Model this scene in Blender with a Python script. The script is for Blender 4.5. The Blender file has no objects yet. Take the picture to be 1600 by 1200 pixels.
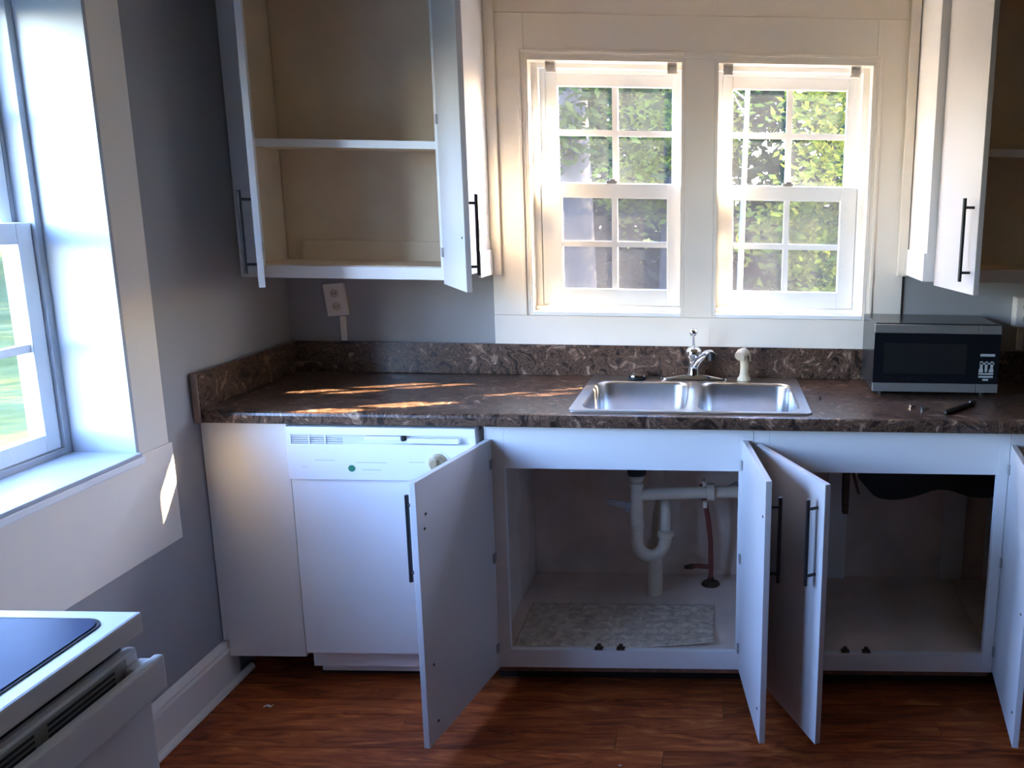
import bpy, bmesh, math, random
from mathutils import Vector, Matrix
random.seed(7)
S = bpy.context.scene
COL = S.collection

# ------------------------------------------------------------------ camera
cam_d = bpy.data.cameras.new('camera')
cam = bpy.data.objects.new('camera', cam_d); COL.objects.link(cam); S.camera = cam
F_PX, PX, PY = 1302.5, 1131.4, 569.8          # focal length and principal point in pixels of 1600x1200
PITCH, YAW, ROLL = -.1924, .0093, .0165
fw = Vector((math.sin(YAW)*math.cos(PITCH), math.cos(YAW)*math.cos(PITCH), math.sin(PITCH)))
rt = Vector((math.cos(YAW), -math.sin(YAW), 0)); up = rt.cross(fw)
r2 = rt*math.cos(ROLL) + up*math.sin(ROLL); u2 = up*math.cos(ROLL) - rt*math.sin(ROLL)
M = Matrix((r2, u2, -fw)).transposed().to_4x4(); M.translation = Vector((1.6467, -3.1933, 1.637))
cam.matrix_world = M
cam_d.sensor_fit = 'HORIZONTAL'; cam_d.sensor_width = 36; cam_d.lens = F_PX/1600*36
cam_d.shift_x = (800-PX)/1600; cam_d.shift_y = (PY-600)/1600
cam_d.clip_start = .02; cam_d.clip_end = 300

# ------------------------------------------------------------------ world, sun, exposure
SUN_AZ, SUN_EL = math.radians(24.2), math.radians(29.2)     # from +x towards +y
w = bpy.data.worlds.new('sky'); S.world = w; w.use_nodes = True
nt = w.node_tree; bg = nt.nodes['Background']
sky = nt.nodes.new('ShaderNodeTexSky'); sky.sky_type = 'NISHITA'; sky.sun_disc = False
sky.sun_elevation = SUN_EL; sky.sun_rotation = math.pi/2 - SUN_AZ; sky.air_density = 1.2; sky.dust_density = .6; sky.ozone_density = 2.5
tint = nt.nodes.new('ShaderNodeVectorMath'); tint.operation = 'MULTIPLY'; tint.inputs[1].default_value = (.90, .95, 1.22)
nt.links.new(sky.outputs[0], tint.inputs[0]); nt.links.new(tint.outputs[0], bg.inputs[0]); bg.inputs[1].default_value = 1.75
sun_d = bpy.data.lights.new('sun', 'SUN'); sun_d.energy = 27; sun_d.angle = math.radians(.6); sun_d.color = (1, .77, .50)
sun = bpy.data.objects.new('sun', sun_d); COL.objects.link(sun)
sd = Vector((math.cos(SUN_EL)*math.cos(SUN_AZ), math.cos(SUN_EL)*math.sin(SUN_AZ), math.sin(SUN_EL)))
sun.rotation_euler = sd.to_track_quat('Z', 'Y').to_euler(); sun.location = sd*20
vs = S.view_settings; vs.view_transform = 'Standard'; vs.look = 'None'; vs.gamma = 1; vs.use_curve_mapping = False
vs.exposure = 2.27
S.cycles.use_denoising = True
S.cycles.max_bounces = 12; S.cycles.diffuse_bounces = 8; S.cycles.transparent_max_bounces = 16
S.cycles.sample_clamp_indirect = 8

def portal(name, loc, rot, sx, sy):
    d = bpy.data.lights.new(name, 'AREA'); d.shape = 'RECTANGLE'; d.size = sx; d.size_y = sy; d.cycles.is_portal = True
    o = bpy.data.objects.new(name, d); COL.objects.link(o); o.location = loc; o.rotation_euler = rot
portal('window_portal', (1.223, .16, 1.67), (-math.pi/2, 0, 0), .6, .95)
portal('window_portal', (1.92, .16, 1.67), (-math.pi/2, 0, 0), .6, .95)
portal('window_portal', (-.27, -1.33, 1.52), (0, -math.pi/2, 0), 1.3, .86)

portal('window_portal', (-.27, -2.275, 1.52), (0, -math.pi/2, 0), 1.3, .85)

# ------------------------------------------------------------------ materials
def mat(name, col, rough=.5, metal=0, var=0, scale=8, bump=0, bscale=60, spec=.5, coat=0):
    m = bpy.data.materials.new(name); m.use_nodes = True
    n, l = m.node_tree.nodes, m.node_tree.links; b = n['Principled BSDF']
    b.inputs['Base Color'].default_value = (*col, 1); b.inputs['Roughness'].default_value = rough
    b.inputs['Metallic'].default_value = metal; b.inputs['Specular IOR Level'].default_value = spec
    b.inputs['Coat Weight'].default_value = coat
    tc = n.new('ShaderNodeTexCoord')
    if var:
        t = n.new('ShaderNodeTexNoise'); t.inputs['Scale'].default_value = scale; t.inputs['Detail'].default_value = 6
        l.new(tc.outputs['Object'], t.inputs['Vector'])
        r = n.new('ShaderNodeValToRGB')
        r.color_ramp.elements[0].position = .3; r.color_ramp.elements[1].position = .7
        r.color_ramp.elements[0].color = (*[c*(1-var) for c in col], 1)
        r.color_ramp.elements[1].color = (*[min(1, c*(1+var*.6)) for c in col], 1)
        l.new(t.outputs[0], r.inputs[0]); l.new(r.outputs[0], b.inputs['Base Color'])
    if bump:
        t2 = n.new('ShaderNodeTexNoise'); t2.inputs['Scale'].default_value = bscale; t2.inputs['Detail'].default_value = 4
        l.new(tc.outputs['Object'], t2.inputs['Vector'])
        bp = n.new('ShaderNodeBump'); bp.inputs['Strength'].default_value = bump; bp.inputs['Distance'].default_value = .004
        l.new(t2.outputs[0], bp.inputs['Height']); l.new(bp.outputs[0], b.inputs['Normal'])
    return m
def ramp_mat(name, stops, scale, distort=1.5, rough=.35, detail=8, stretch=(1, 1, 1), bump=.05, rand=0):
    m = bpy.data.materials.new(name); m.use_nodes = True
    n, l = m.node_tree.nodes, m.node_tree.links; b = n['Principled BSDF']; b.inputs['Roughness'].default_value = rough
    tc = n.new('ShaderNodeTexCoord'); mp = n.new('ShaderNodeMapping'); mp.inputs['Scale'].default_value = stretch
    l.new(tc.outputs['Object'], mp.inputs[0])
    t = n.new('ShaderNodeTexNoise'); t.inputs['Scale'].default_value = scale; t.inputs['Detail'].default_value = detail
    t.inputs['Distortion'].default_value = distort; t.inputs['Roughness'].default_value = .62
    src = mp.outputs[0]
    if rand:
        oi = n.new('ShaderNodeObjectInfo'); ad = n.new('ShaderNodeVectorMath'); ad.operation = 'ADD'
        ml = n.new('ShaderNodeMath'); ml.operation = 'MULTIPLY'; ml.inputs[1].default_value = 37
        l.new(oi.outputs['Random'], ml.inputs[0]); l.new(ml.outputs[0], ad.inputs[1]); l.new(src, ad.inputs[0]); src = ad.outputs[0]
    l.new(src, t.inputs['Vector'])
    r = n.new('ShaderNodeValToRGB'); e = r.color_ramp.elements
    while len(e) < len(stops): e.new(.5)
    for el, (p, c) in zip(e, stops): el.position = p; el.color = (*c, 1)
    l.new(t.outputs[0], r.inputs[0]); out = r.outputs[0]
    if rand:
        hs = n.new('ShaderNodeHueSaturation'); mr = n.new('ShaderNodeMapRange')
        mr.inputs['To Min'].default_value = 1-rand; mr.inputs['To Max'].default_value = 1+rand
        l.new(oi.outputs['Random'], mr.inputs[0]); l.new(mr.outputs[0], hs.inputs['Value']); l.new(out, hs.inputs['Color']); out = hs.outputs[0]
    l.new(out, b.inputs['Base Color'])
    bp = n.new('ShaderNodeBump'); bp.inputs['Strength'].default_value = bump; bp.inputs['Distance'].default_value = .003
    l.new(t.outputs[0], bp.inputs['Height']); l.new(bp.outputs[0], b.inputs['Normal'])
    return m
def veil(name, col, amount, gloss=.06):      # clear glass with pale haze mixed in for glare / a woven screen
    m = bpy.data.materials.new(name); m.use_nodes = True
    n, l = m.node_tree.nodes, m.node_tree.links; n.remove(n['Principled BSDF'])
    tr = n.new('ShaderNodeBsdfTransparent'); df = n.new('ShaderNodeBsdfDiffuse'); tl = n.new('ShaderNodeBsdfTranslucent')
    df.inputs[0].default_value = (*col, 1); tl.inputs[0].default_value = (*col, 1)
    md = n.new('ShaderNodeMixShader'); md.inputs[0].default_value = .5; l.new(df.outputs[0], md.inputs[1]); l.new(tl.outputs[0], md.inputs[2])
    tc = n.new('ShaderNodeTexCoord'); ns = n.new('ShaderNodeTexNoise'); ns.inputs['Scale'].default_value = 5; ns.inputs['Detail'].default_value = 6
    l.new(tc.outputs['Object'], ns.inputs['Vector'])
    mr = n.new('ShaderNodeMapRange'); mr.inputs['From Min'].default_value = .3; mr.inputs['From Max'].default_value = .7
    mr.inputs['To Min'].default_value = amount*.6; mr.inputs['To Max'].default_value = amount*1.4; l.new(ns.outputs[0], mr.inputs[0])
    m1 = n.new('ShaderNodeMixShader'); l.new(mr.outputs[0], m1.inputs[0]); l.new(tr.outputs[0], m1.inputs[1]); l.new(md.outputs[0], m1.inputs[2])
    gl = n.new('ShaderNodeBsdfGlossy'); gl.inputs['Roughness'].default_value = .02
    m2 = n.new('ShaderNodeMixShader'); m2.inputs[0].default_value = gloss; l.new(m1.outputs[0], m2.inputs[1]); l.new(gl.outputs[0], m2.inputs[2])
    l.new(m2.outputs[0], n['Material Output'].inputs[0])
    return m
WALL = mat('grey_wall_paint', (.36, .35, .335), .75, var=.06, scale=3, bump=.15, bscale=90)
CEIL = mat('ceiling_paint', (.66, .55, .41), .9, bump=.1)
ROOM = mat('dark_room_paint', (.15, .115, .08), .8, var=.04, scale=2)  # unseen walls coloured dark and warm to limit bounce light
TRIM = mat('cream_trim_paint', (.86, .78, .66), .5, var=.03, scale=4, bump=.06, bscale=40)
WHITE = mat('white_cabinet_paint', (.78, .77, .75), .45, var=.03, scale=5, bump=.05, bscale=50)
DOORM = mat('pale_grey_door_paint', (.60, .575, .56), .45, var=.03, scale=5, bump=.04, bscale=70)
INNER = mat('beige_cabinet_interior', (.74, .60, .43), .7, var=.12, scale=4, bump=.1)
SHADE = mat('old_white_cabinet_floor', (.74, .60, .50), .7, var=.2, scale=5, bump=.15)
JAMBP = mat('dimmed_white_jamb_paint', (.46, .48, .50), .5, var=.06, scale=3)  # white paint darkened to hold down the glare on the side window
VINYL = mat('white_vinyl', (.9, .9, .87), .35, var=.02)
BLACK = mat('matte_black_metal', (.012, .011, .012), .4, var=.2, scale=30)
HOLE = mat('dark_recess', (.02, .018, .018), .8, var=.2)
CHROME = mat('chrome', (.75, .75, .77), .08, 1, var=.03)
STEEL = mat('brushed_steel', (.62, .61, .6), .3, 1, var=.05, scale=30, bump=.03, bscale=200)
STRIP = mat('grey_steel_strip', (.30, .29, .27), .4, .5, var=.05, scale=30)
PLASTIC = mat('white_enamel', (.84, .84, .84), .28, var=.015)
CREAM = mat('cream_plastic', (.62, .53, .37), .4, var=.04)
KNOBM = mat('dimmed_cream_knob', (.40, .31, .18), .4, var=.05)  # cream darkened to offset the strong light on the knob
PVC = mat('white_pvc', (.64, .54, .42), .4, var=.08, scale=14)
RED = mat('rust_red_hose', (.22, .055, .04), .55, var=.25, scale=40)
GREYM = mat('dull_grey_metal', (.36, .35, .33), .5, .3, var=.15, scale=40)
BRKT = mat('zinc_bracket', (.62, .58, .52), .45, .2, var=.15, scale=60)
BRONZE = mat('rusty_bronze', (.09, .05, .03), .6, .4, var=.4, scale=60)
GREEN = mat('green_sticker', (.02, .20, .10), .5, var=.1)
GLASSBLK = mat('black_glass', (.008, .009, .012), .06, var=.1)
COOKTOP = mat('blue_black_ceramic_glass', (.012, .024, .075), .3, var=.15, scale=9, spec=.03)
RENAMEL = mat('range_enamel', (.55, .55, .54), .4, var=.02, spec=.3)
PRINT = mat('grey_print', (.42, .44, .43), .5, var=.05)
FADED = mat('faded_print', (.55, .56, .58), .5, var=.05)
PAPER = mat('paper_scrap', (.8, .78, .74), .8, var=.03)
PLY = mat('raw_plywood_edge', (.20, .09, .055), .7, var=.3, scale=30)
def coat(m, w_, r_):
    b = m.node_tree.nodes['Principled BSDF']; b.inputs['Coat Weight'].default_value = w_; b.inputs['Coat Roughness'].default_value = r_; return m
LAM = ramp_mat('brown_swirl_laminate', [(.32, (.012, .008, .007)), (.42, (.035, .020, .014)), (.48, (.15, .085, .055)), (.53, (.03, .018, .013)), (.61, (.20, .12, .08)), (.73, (.46, .33, .24))], 13, 2.4, .3)
WOOD = ramp_mat('red_brown_floor_board', [(.28, (.07, .013, .005)), (.45, (.25, .052, .015)), (.58, (.38, .092, .024)), (.72, (.56, .18, .055))], 5, 1.8, .45, stretch=(.7, 4, 4), bump=.1, rand=.2)
coat(LAM, .3, .2)
for m_g, v_g in ((LAM, .3), (WOOD, .25)): m_g.node_tree.nodes['Principled BSDF'].inputs['Specular IOR Level'].default_value = v_g
LINER = ramp_mat('quilted_shelf_liner', [(.3, (.38, .29, .21)), (.5, (.60, .49, .38)), (.7, (.82, .72, .60))], 30, .8, .6)
PANE = veil('hazed_window_glass', (.85, .86, .86), .017, .016)  # pale haze in the glass imitates washed-out daylight
SCREEN = veil('insect_screen_mesh', (.035, .036, .04), .30, .0)
GRASS = ramp_mat('leaf_strewn_lawn', [(.3, (.005, .006, .003)), (.5, (.013, .0125, .009)), (.62, (.010, .014, .005)), (.75, (.026, .024, .018))], .55, 1.5, .9, detail=12)
LAWN = ramp_mat('green_lawn', [(.3, (.028, .036, .008)), (.55, (.048, .058, .018)), (.75, (.075, .08, .03))], 1.2, 1.0, .9, detail=12)
BARK = mat('grey_bark', (.016, .014, .012), .9, var=.4, scale=9, bump=.6, bscale=25)
BIRCH = mat('pale_bark', (.16, .14, .11), .8, var=.25, scale=12)
for m_g in (GRASS, LAWN): m_g.node_tree.nodes['Principled BSDF'].inputs['Specular IOR Level'].default_value = 0
def leafmat(name, c):
    m = bpy.data.materials.new(name); m.use_nodes = True
    n, l = m.node_tree.nodes, m.node_tree.links; n.remove(n['Principled BSDF'])
    tc = n.new('ShaderNodeTexCoord'); ns = n.new('ShaderNodeTexNoise'); ns.inputs['Scale'].default_value = 1.3
    l.new(tc.outputs['Object'], ns.inputs['Vector'])
    r = n.new('ShaderNodeValToRGB'); r.color_ramp.elements[0].position = .35; r.color_ramp.elements[1].position = .65
    r.color_ramp.elements[0].color = (*[x*.55 for x in c], 1); r.color_ramp.elements[1].color = (*[min(1, x*1.3) for x in c], 1)
    l.new(ns.outputs[0], r.inputs[0])
    d = n.new('ShaderNodeBsdfDiffuse'); t = n.new('ShaderNodeBsdfTranslucent'); mx = n.new('ShaderNodeMixShader'); mx.inputs[0].default_value = .45
    l.new(r.outputs[0], d.inputs[0]); l.new(r.outputs[0], t.inputs[0]); l.new(d.outputs[0], mx.inputs[1]); l.new(t.outputs[0], mx.inputs[2])
    l.new(mx.outputs[0], n['Material Output'].inputs[0]); return m
LEAF_Y = leafmat('yellow_green_leaves', (.085, .10, .014)); LEAF_G = leafmat('mid_green_leaves', (.025, .036, .012)); LEAF_D = leafmat('dull_green_leaves', (.017, .022, .014))

# ------------------------------------------------------------------ helpers
def box(bm, x0, x1, y0, y1, z0, z1, bev=0):
    vs_ = [bm.verts.new((x, y, z)) for z in (z0, z1) for y in (y0, y1) for x in (x0, x1)]
    fs = [bm.faces.new([vs_[i] for i in q]) for q in ((0, 2, 3, 1), (4, 5, 7, 6), (0, 1, 5, 4), (2, 6, 7, 3), (0, 4, 6, 2), (1, 3, 7, 5))]
    if bev:
        es = {e for f in fs for e in f.edges}
        bmesh.ops.bevel(bm, geom=list(es), offset=bev, segments=2, affect='EDGES', profile=.6)
def prism(bm, pts, axis, a, b):          # pts: 2-D outline in the two other axes (cyclic order), extruded along axis
    def v(p, t): q = list(p); q.insert(axis, t); return bm.verts.new(q)
    A = [v(p, a) for p in pts]; B = [v(p, b) for p in pts]
    bm.faces.new(A); bm.faces.new(B[::-1]); n = len(pts)
    for i in range(n): bm.faces.new((A[i], B[i], B[(i+1) % n], A[(i+1) % n]))
def tube(bm, pts, rad, seg=14, cap=True):
    pts = [Vector(p) for p in pts]; rads = rad if isinstance(rad, (list, tuple)) else [rad]*len(pts)
    rings = []; prev = None
    for i, p in enumerate(pts):
        d = (pts[min(i+1, len(pts)-1)] - pts[max(i-1, 0)]).normalized()
        if prev is None: prev = d.orthogonal().normalized()
        n = (prev - d*prev.dot(d)).normalized(); prev = n; b = d.cross(n)
        rings.append([bm.verts.new(p + (n*math.cos(2*math.pi*k/seg) + b*math.sin(2*math.pi*k/seg))*rads[i]) for k in range(seg)])
    for a, b in zip(rings, rings[1:]):
        for k in range(seg): bm.faces.new((a[k], a[(k+1) % seg], b[(k+1) % seg], b[k]))
    if cap: bm.faces.new(rings[0][::-1]); bm.faces.new(rings[-1])
def lathe(bm, prof, c, axis=(0, 0, 1), seg=24):   # prof: (radius, height) list
    ax = Vector(axis).normalized(); n = ax.orthogonal().normalized(); b = ax.cross(n); c = Vector(c); rings = []
    for r, h in prof:
        rings.append([bm.verts.new(c + ax*h + (n*math.cos(2*math.pi*k/seg) + b*math.sin(2*math.pi*k/seg))*max(r, 1e-4)) for k in range(seg)])
    for a, d in zip(rings, rings[1:]):
        for k in range(seg): bm.faces.new((a[k], a[(k+1) % seg], d[(k+1) % seg], d[k]))
    bm.faces.new(rings[0][::-1]); bm.faces.new(rings[-1])
def rrect(x0, x1, y0, y1, r, n=5):
    out = []
    for cx, cy, a0 in ((x1-r, y1-r, 0), (x0+r, y1-r, 90), (x0+r, y0+r, 180), (x1-r, y0+r, 270)):
        for k in range(n+1):
            a = math.radians(a0 + 90*k/n); out.append((cx+r*math.cos(a), cy+r*math.sin(a)))
    return out
def obj(name, bm, m, parent=None, smooth=False, label=None, kind=None, loc=None, rz=0):
    bmesh.ops.recalc_face_normals(bm, faces=bm.faces)
    me = bpy.data.meshes.new(name); bm.to_mesh(me); bm.free(); me.materials.append(m)
    if smooth:
        me.shade_smooth()
        me.set_sharp_from_angle(angle=math.radians(40))
    o = bpy.data.objects.new(name, me); COL.objects.link(o)
    if parent: o.parent = parent
    if loc: o.location = loc
    if rz: o.rotation_euler.z = rz
    if label: o['label'] = label
    if kind: o['kind'] = kind
    return o
def B(*boxes, bev=0):
    bm = bmesh.new()
    for b in boxes: box(bm, *b, bev=bev)
    return bm
def T(pts, r, seg=14):
    bm = bmesh.new(); tube(bm, pts, r, seg); return bm
def L_(prof, c, axis=(0, 0, 1), seg=24):
    bm = bmesh.new(); lathe(bm, prof, c, axis, seg); return bm
def thing(name, label, cat, loc=(0, 0, 0), group=None, rz=0):
    o = bpy.data.objects.new(name, None); COL.objects.link(o); o.location = loc; o.rotation_euler.z = rz
    o['label'] = label; o['category'] = cat
    if group: o['group'] = group
    return o
def tag(o, label, cat, group=None):
    o['label'] = label; o['category'] = cat
    if group: o['group'] = group
    return o
def struct(name, label, cat, bm=None, m=None, smooth=False):
    o = obj(name, bm, m, smooth=smooth) if bm else bpy.data.objects.new(name, None)
    if not bm: COL.objects.link(o)
    o['kind'] = 'structure'; o['label'] = label; o['category'] = cat
    return o

# ------------------------------------------------------------------ room shell
RX, RY, RZ = 4.2, -5.2, 2.55
W1, W2 = (.931, 1.517), (1.627, 2.214); WZ = (1.200, 2.145)
fl = struct('floor', 'dark red-brown varnished wood floor of long narrow boards', 'floor', B((-.02, RX, RY, .02, -.08, -.012)), HOLE)
bw = .083; y = -.02; row = 0
meshes = {}
while y > -2.75:
    x = -.0 - random.uniform(0, .9)
    while x < RX:
        ln = random.choice((1.1, 1.4, 1.7, 2.0)); xa, xb = max(x, 0.0), min(x+ln, RX)
        if xb - xa > .05:
            bm = B((xa+.0008, xb-.0008, -bw+.0012, -.0006, -.014, 0))
            obj('plank', bm, WOOD, fl, loc=(0, y, random.uniform(-.0008, 0)))
        x += ln
    y -= bw; row += 1
obj('plank', B((0, RX, RY, y, -.014, -.0005)), WOOD, fl)
struct('ceiling', 'plain pale painted ceiling', 'ceiling', B((-.02, RX, RY, .02, RZ, RZ+.1)), CEIL)
def holed_wall_y(y0, y1, xa, xb, za, zb, holes):
    bx = []; x = xa
    for h0, h1, k0, k1 in holes:
        bx += [(x, h0, y0, y1, za, zb), (h0, h1, y0, y1, za, k0), (h0, h1, y0, y1, k1, zb)]; x = h1
    bx.append((x, xb, y0, y1, za, zb)); return B(*bx)
struct('wall_back', 'grey painted wall behind the sink counter', 'wall',
       holed_wall_y(0, .122, -.26, RX+.1, -.1, RZ, [(W1[0], W1[1], *WZ), (W2[0], W2[1], *WZ)]), WALL)
LWY, LWZ = (-1.76, -.908), (.905, 2.15)
LW2 = (-2.70, -1.85)
struct('wall_left', 'grey painted side wall with a tall window and dark lower part', 'wall',
       B((-.26, 0, RY-.1, LW2[0], -.1, RZ), (-.26, 0, LW2[1], LWY[0], -.1, RZ), (-.26, 0, LWY[1], 0, -.1, RZ), *[(-.26, 0, *q_, -.1, LWZ[0]) for q_ in (LWY, LW2)], *[(-.26, 0, *q_, LWZ[1], RZ) for q_ in (LWY, LW2)]), WALL)
struct('wall_right', 'dark painted side wall opposite the tall window', 'wall', B((RX, RX+.1, RY-.1, 0, -.1, RZ)), ROOM)
struct('wall_rear', 'dark painted wall facing the sink counter', 'wall', B((-.26, RX+.1, RY-.1, RY, -.1, RZ)), ROOM)

# --- windows -------------------------------------------------------
def sash(win, nm, x0, x1, z0, z1, y0, y1, gx0, gx1, gz0, gz1, mz, ax):
    """one sash: frame ring, muntin bars, four panes. ax 0: in an xz wall, ax 1: in a yz wall (x<->y swapped)"""
    def bx(a): return a if ax == 0 else (a[2], a[3], a[0], a[1], a[4], a[5])
    fr = B(*[bx(a) for a in ((x0, gx0, y0, y1, z0, z1), (gx1, x1, y0, y1, z0, z1), (gx0, gx1, y0, y1, z0, gz0), (gx0, gx1, y0, y1, gz1, z1))], bev=.003)
    o = obj(nm, fr, VINYL, win)
    mx = (gx0+gx1)/2; m0, m1 = y0+(y1-y0)*.2, y1-(y1-y0)*.2; h = .011; ym = (y0+y1)/2
    obj('muntin', B(bx((mx-h, mx+h, m0, m1, gz0, gz1))), VINYL, o)
    obj('muntin', B(bx((gx0, mx-h, m0, m1, mz-h, mz+h)), bx((mx+h, gx1, m0, m1, mz-h, mz+h))), VINYL, o)
    for a, b in ((gx0, mx-h), (mx+h, gx1)):
        for c, d in ((gz0, mz-h), (mz+h, gz1)):
            obj('pane', B(bx((a, b, ym-.0015, ym+.0015, c, d))), PANE, o)
    return o
def back_window(name, label, X, mirror):
    win = struct(name, label, 'window'); x0, x1 = X
    fa, fb = (.055, .026) if not mirror else (.028, .050)
    z0, z1 = WZ
    # painted jamb liner then vinyl frame
    obj('jamb', B((x0, x0+.012, -.012, .05, z0, z1), (x1-.012, x1, -.012, .05, z0, z1), (x0+.012, x1-.012, -.012, .05, z1-.012, z1)), TRIM, win)
    obj('sill', B((x0+.012, x1-.012, -.012, .124, z0, z0+.016), (x0+.012, x1-.012, .03, .124, z0+.016, z0+.032), bev=.003), VINYL, win)
    obj('frame', B((x0+.002, x0+fa-.018, .05, .124, z0+.03, z1-.002), (x1-fb+.012, x1-.002, .05, .124, z0+.03, z1-.002), (x0+fa-.018, x1-fb+.012, .05, .124, z1-.03, z1-.002),
                   (x0+fa-.018, x0+fa, .085, .124, z0+.03, z1-.03), (x1-fb, x1-fb+.012, .085, .124, z0+.03, z1-.03), (x0+fa, x1-fb, .085, .124, z1-.045, z1-.03), bev=.002), VINYL, win)
    sx0, sx1 = x0+fa, x1-fb
    g = .045
    sash(win, 'lower_sash', sx0-.016, sx1+.01, z0+.034, 1.700, .055, .084, 1.046 if not mirror else 1.703, 1.448 if not mirror else 2.112, 1.297, 1.645, 1.471, 0)
    sash(win, 'upper_sash', sx0, sx1, 1.655, z1-.045, .088, .115, 1.031 if not mirror else 1.694, 1.464 if not mirror else 2.126, 1.702, 2.056, 1.888, 0)
    mx = (sx0+sx1)/2
    obj('sash_lock', B((mx-.022, mx+.022, .058, .082, 1.70, 1.712), (mx-.008, mx+.014, .05, .07, 1.712, 1.718), bev=.003), GREYM, win)
    obj('insect_screen', B((sx0, sx1, .1205, .1212, z0+.03, 1.66)), SCREEN, win)
    obj('screen_frame', B((sx0, sx1, .1175, .124, 1.652, 1.668), (sx0-.004, sx0+.012, .1175, .124, z0+.03, 1.652), (sx1-.012, sx1+.004, .1175, .124, z0+.03, 1.652)), VINYL, win)
    return win
back_window('window_1', 'white double-hung window over the sink, closer to the open left wall cabinet', W1, False)
back_window('window_2', 'white double-hung window over the sink, closer to the microwave', W2, True)
w3 = struct('window_3', 'tall white double-hung window in the side wall between range and counter', 'window')
ya, yb = LWY
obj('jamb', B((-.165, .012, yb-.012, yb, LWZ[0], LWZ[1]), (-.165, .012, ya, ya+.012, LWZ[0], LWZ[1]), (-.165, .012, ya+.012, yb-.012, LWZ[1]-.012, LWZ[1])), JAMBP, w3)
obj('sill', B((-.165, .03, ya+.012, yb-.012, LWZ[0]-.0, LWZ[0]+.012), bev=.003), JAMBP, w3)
obj('sill_nosing', B((.0125, .028, ya-.02, yb, LWZ[0]-.022, LWZ[0]-.0005), bev=.004), VINYL, w3)
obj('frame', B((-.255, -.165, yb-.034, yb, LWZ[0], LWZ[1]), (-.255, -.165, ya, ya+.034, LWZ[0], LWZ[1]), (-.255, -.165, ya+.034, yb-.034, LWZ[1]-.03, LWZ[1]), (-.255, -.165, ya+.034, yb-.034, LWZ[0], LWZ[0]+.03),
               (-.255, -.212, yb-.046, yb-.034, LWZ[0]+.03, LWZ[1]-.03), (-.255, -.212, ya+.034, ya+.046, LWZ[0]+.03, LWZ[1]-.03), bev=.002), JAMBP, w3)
sash(w3, 'lower_sash', ya+.036, yb-.036, .936, 1.555, -.205, -.175, ya+.085, yb-.085, .985, 1.50, 1.225, 1)
sash(w3, 'upper_sash', ya+.048, yb-.048, 1.51, 2.118, -.242, -.212, ya+.085, yb-.085, 1.555, 2.085, 1.83, 1)
w4 = struct('added_window_4', 'added unseen white window over the range, lighting the cabinet fronts', 'window')  # out-of-view window added to throw side light on the cabinet fronts
y0_, y1_ = LW2
obj('jamb', B((-.255, .012, y1_-.03, y1_, *LWZ), (-.255, .012, y0_, y0_+.03, *LWZ), (-.255, .012, y0_+.03, y1_-.03, LWZ[1]-.03, LWZ[1]), (-.255, .03, y0_+.03, y1_-.03, LWZ[0], LWZ[0]+.025)), VINYL, w4)
a_, b_ = y0_+.03, y1_-.03
sash(w4, 'lower_sash', a_, b_, .93, 1.555, -.205, -.175, a_+.045, b_-.045, .985, 1.50, 1.225, 1)
sash(w4, 'upper_sash', a_, b_, 1.51, 2.12, -.242, -.212, a_+.045, b_-.045, 1.555, 2.085, 1.83, 1)
# --- trim ----------------------------------------------------------
t1 = struct('trim_1', 'cream flat casing boards surrounding both sink windows', 'trim')
TY = -.012
for a in ((.792, W1[0], WZ[0], 2.293), (W1[1], W2[0], WZ[0], WZ[1]), (W2[1], 2.352, WZ[0], 2.293)):
    obj('casing_board', B((a[0]+.0005, a[1]-.0005, TY, 0, a[2], a[3]), bev=.0015), TRIM, t1)
obj('head_board', B((W1[0], W2[1], TY, 0, WZ[1], 2.293), bev=.0015), TRIM, t1)
obj('upper_board', B((.792, 2.352, TY+.006, 0, 2.2945, RZ), bev=.0015), TRIM, t1)
obj('apron_board', B((.792, 2.352, TY, 0, 1.06, WZ[0]-.001), bev=.0015), TRIM, t1)
for X in (W1, W2):
    e = .014
    outer = X[0] if X is W1 else X[1]; s = -1 if X is W1 else 1
    obj('bead', B((min(outer+s*.024, outer+s*.012), max(outer+s*.024, outer+s*.012), TY-.006, TY, WZ[0], WZ[1]+.024), bev=.002), TRIM, t1)
    obj('bead', B((min(outer+s*.012, X[1] if X is W1 else X[0])-.0, max(outer+s*.012, X[1] if X is W1 else X[0]), TY-.006, TY, WZ[1]+.012, WZ[1]+.024), bev=.002), TRIM, t1)
obj('bead', B((W1[1], W2[0], TY-.004, TY, WZ[1]+.012, WZ[1]+.022), bev=.002), TRIM, t1)
struct('trim_2', 'cream vertical trim strip beside the left wall cabinet', 'trim', B((.7925, .829, -.032, TY-.0005, 1.352, RZ), bev=.002), TRIM)
struct('trim_3', 'cream vertical trim strip beside the right wall cabinet', 'trim', B((2.328, 2.362, -.032, TY-.0005, 1.372, RZ), bev=.002), TRIM)
t4 = struct('trim_4', 'white flat boards around the tall side window', 'trim')
obj('casing_board', B((.0005, .012, LWY[1]+.0005, -.781, LWZ[0], 2.3), bev=.0015), TRIM, t4)
obj('casing_board', B((.0005, .012, -1.85, LWY[0]-.0005, LWZ[0], 2.3), bev=.0015), TRIM, t4)
obj('head_board', B((.0005, .012, LW2[0], LWY[1], LWZ[1]+.0005, 2.3), bev=.0015), TRIM, t4)
obj('apron_board', B((.0005, .014, -2.8, -.768, .60, LWZ[0]-.001), bev=.0015), TRIM, t4)
bb = struct('baseboard_left', 'wide off-white baseboard with stepped cap along the side wall', 'baseboard')
bm = bmesh.new(); prism(bm, [(.0005, 0), (.020, 0), (.020, .125), (.016, .135), (.016, .142), (.009, .158), (.0005, .162)], 1, -3.2, -.56); obj('board', bm, TRIM, bb)
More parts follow.
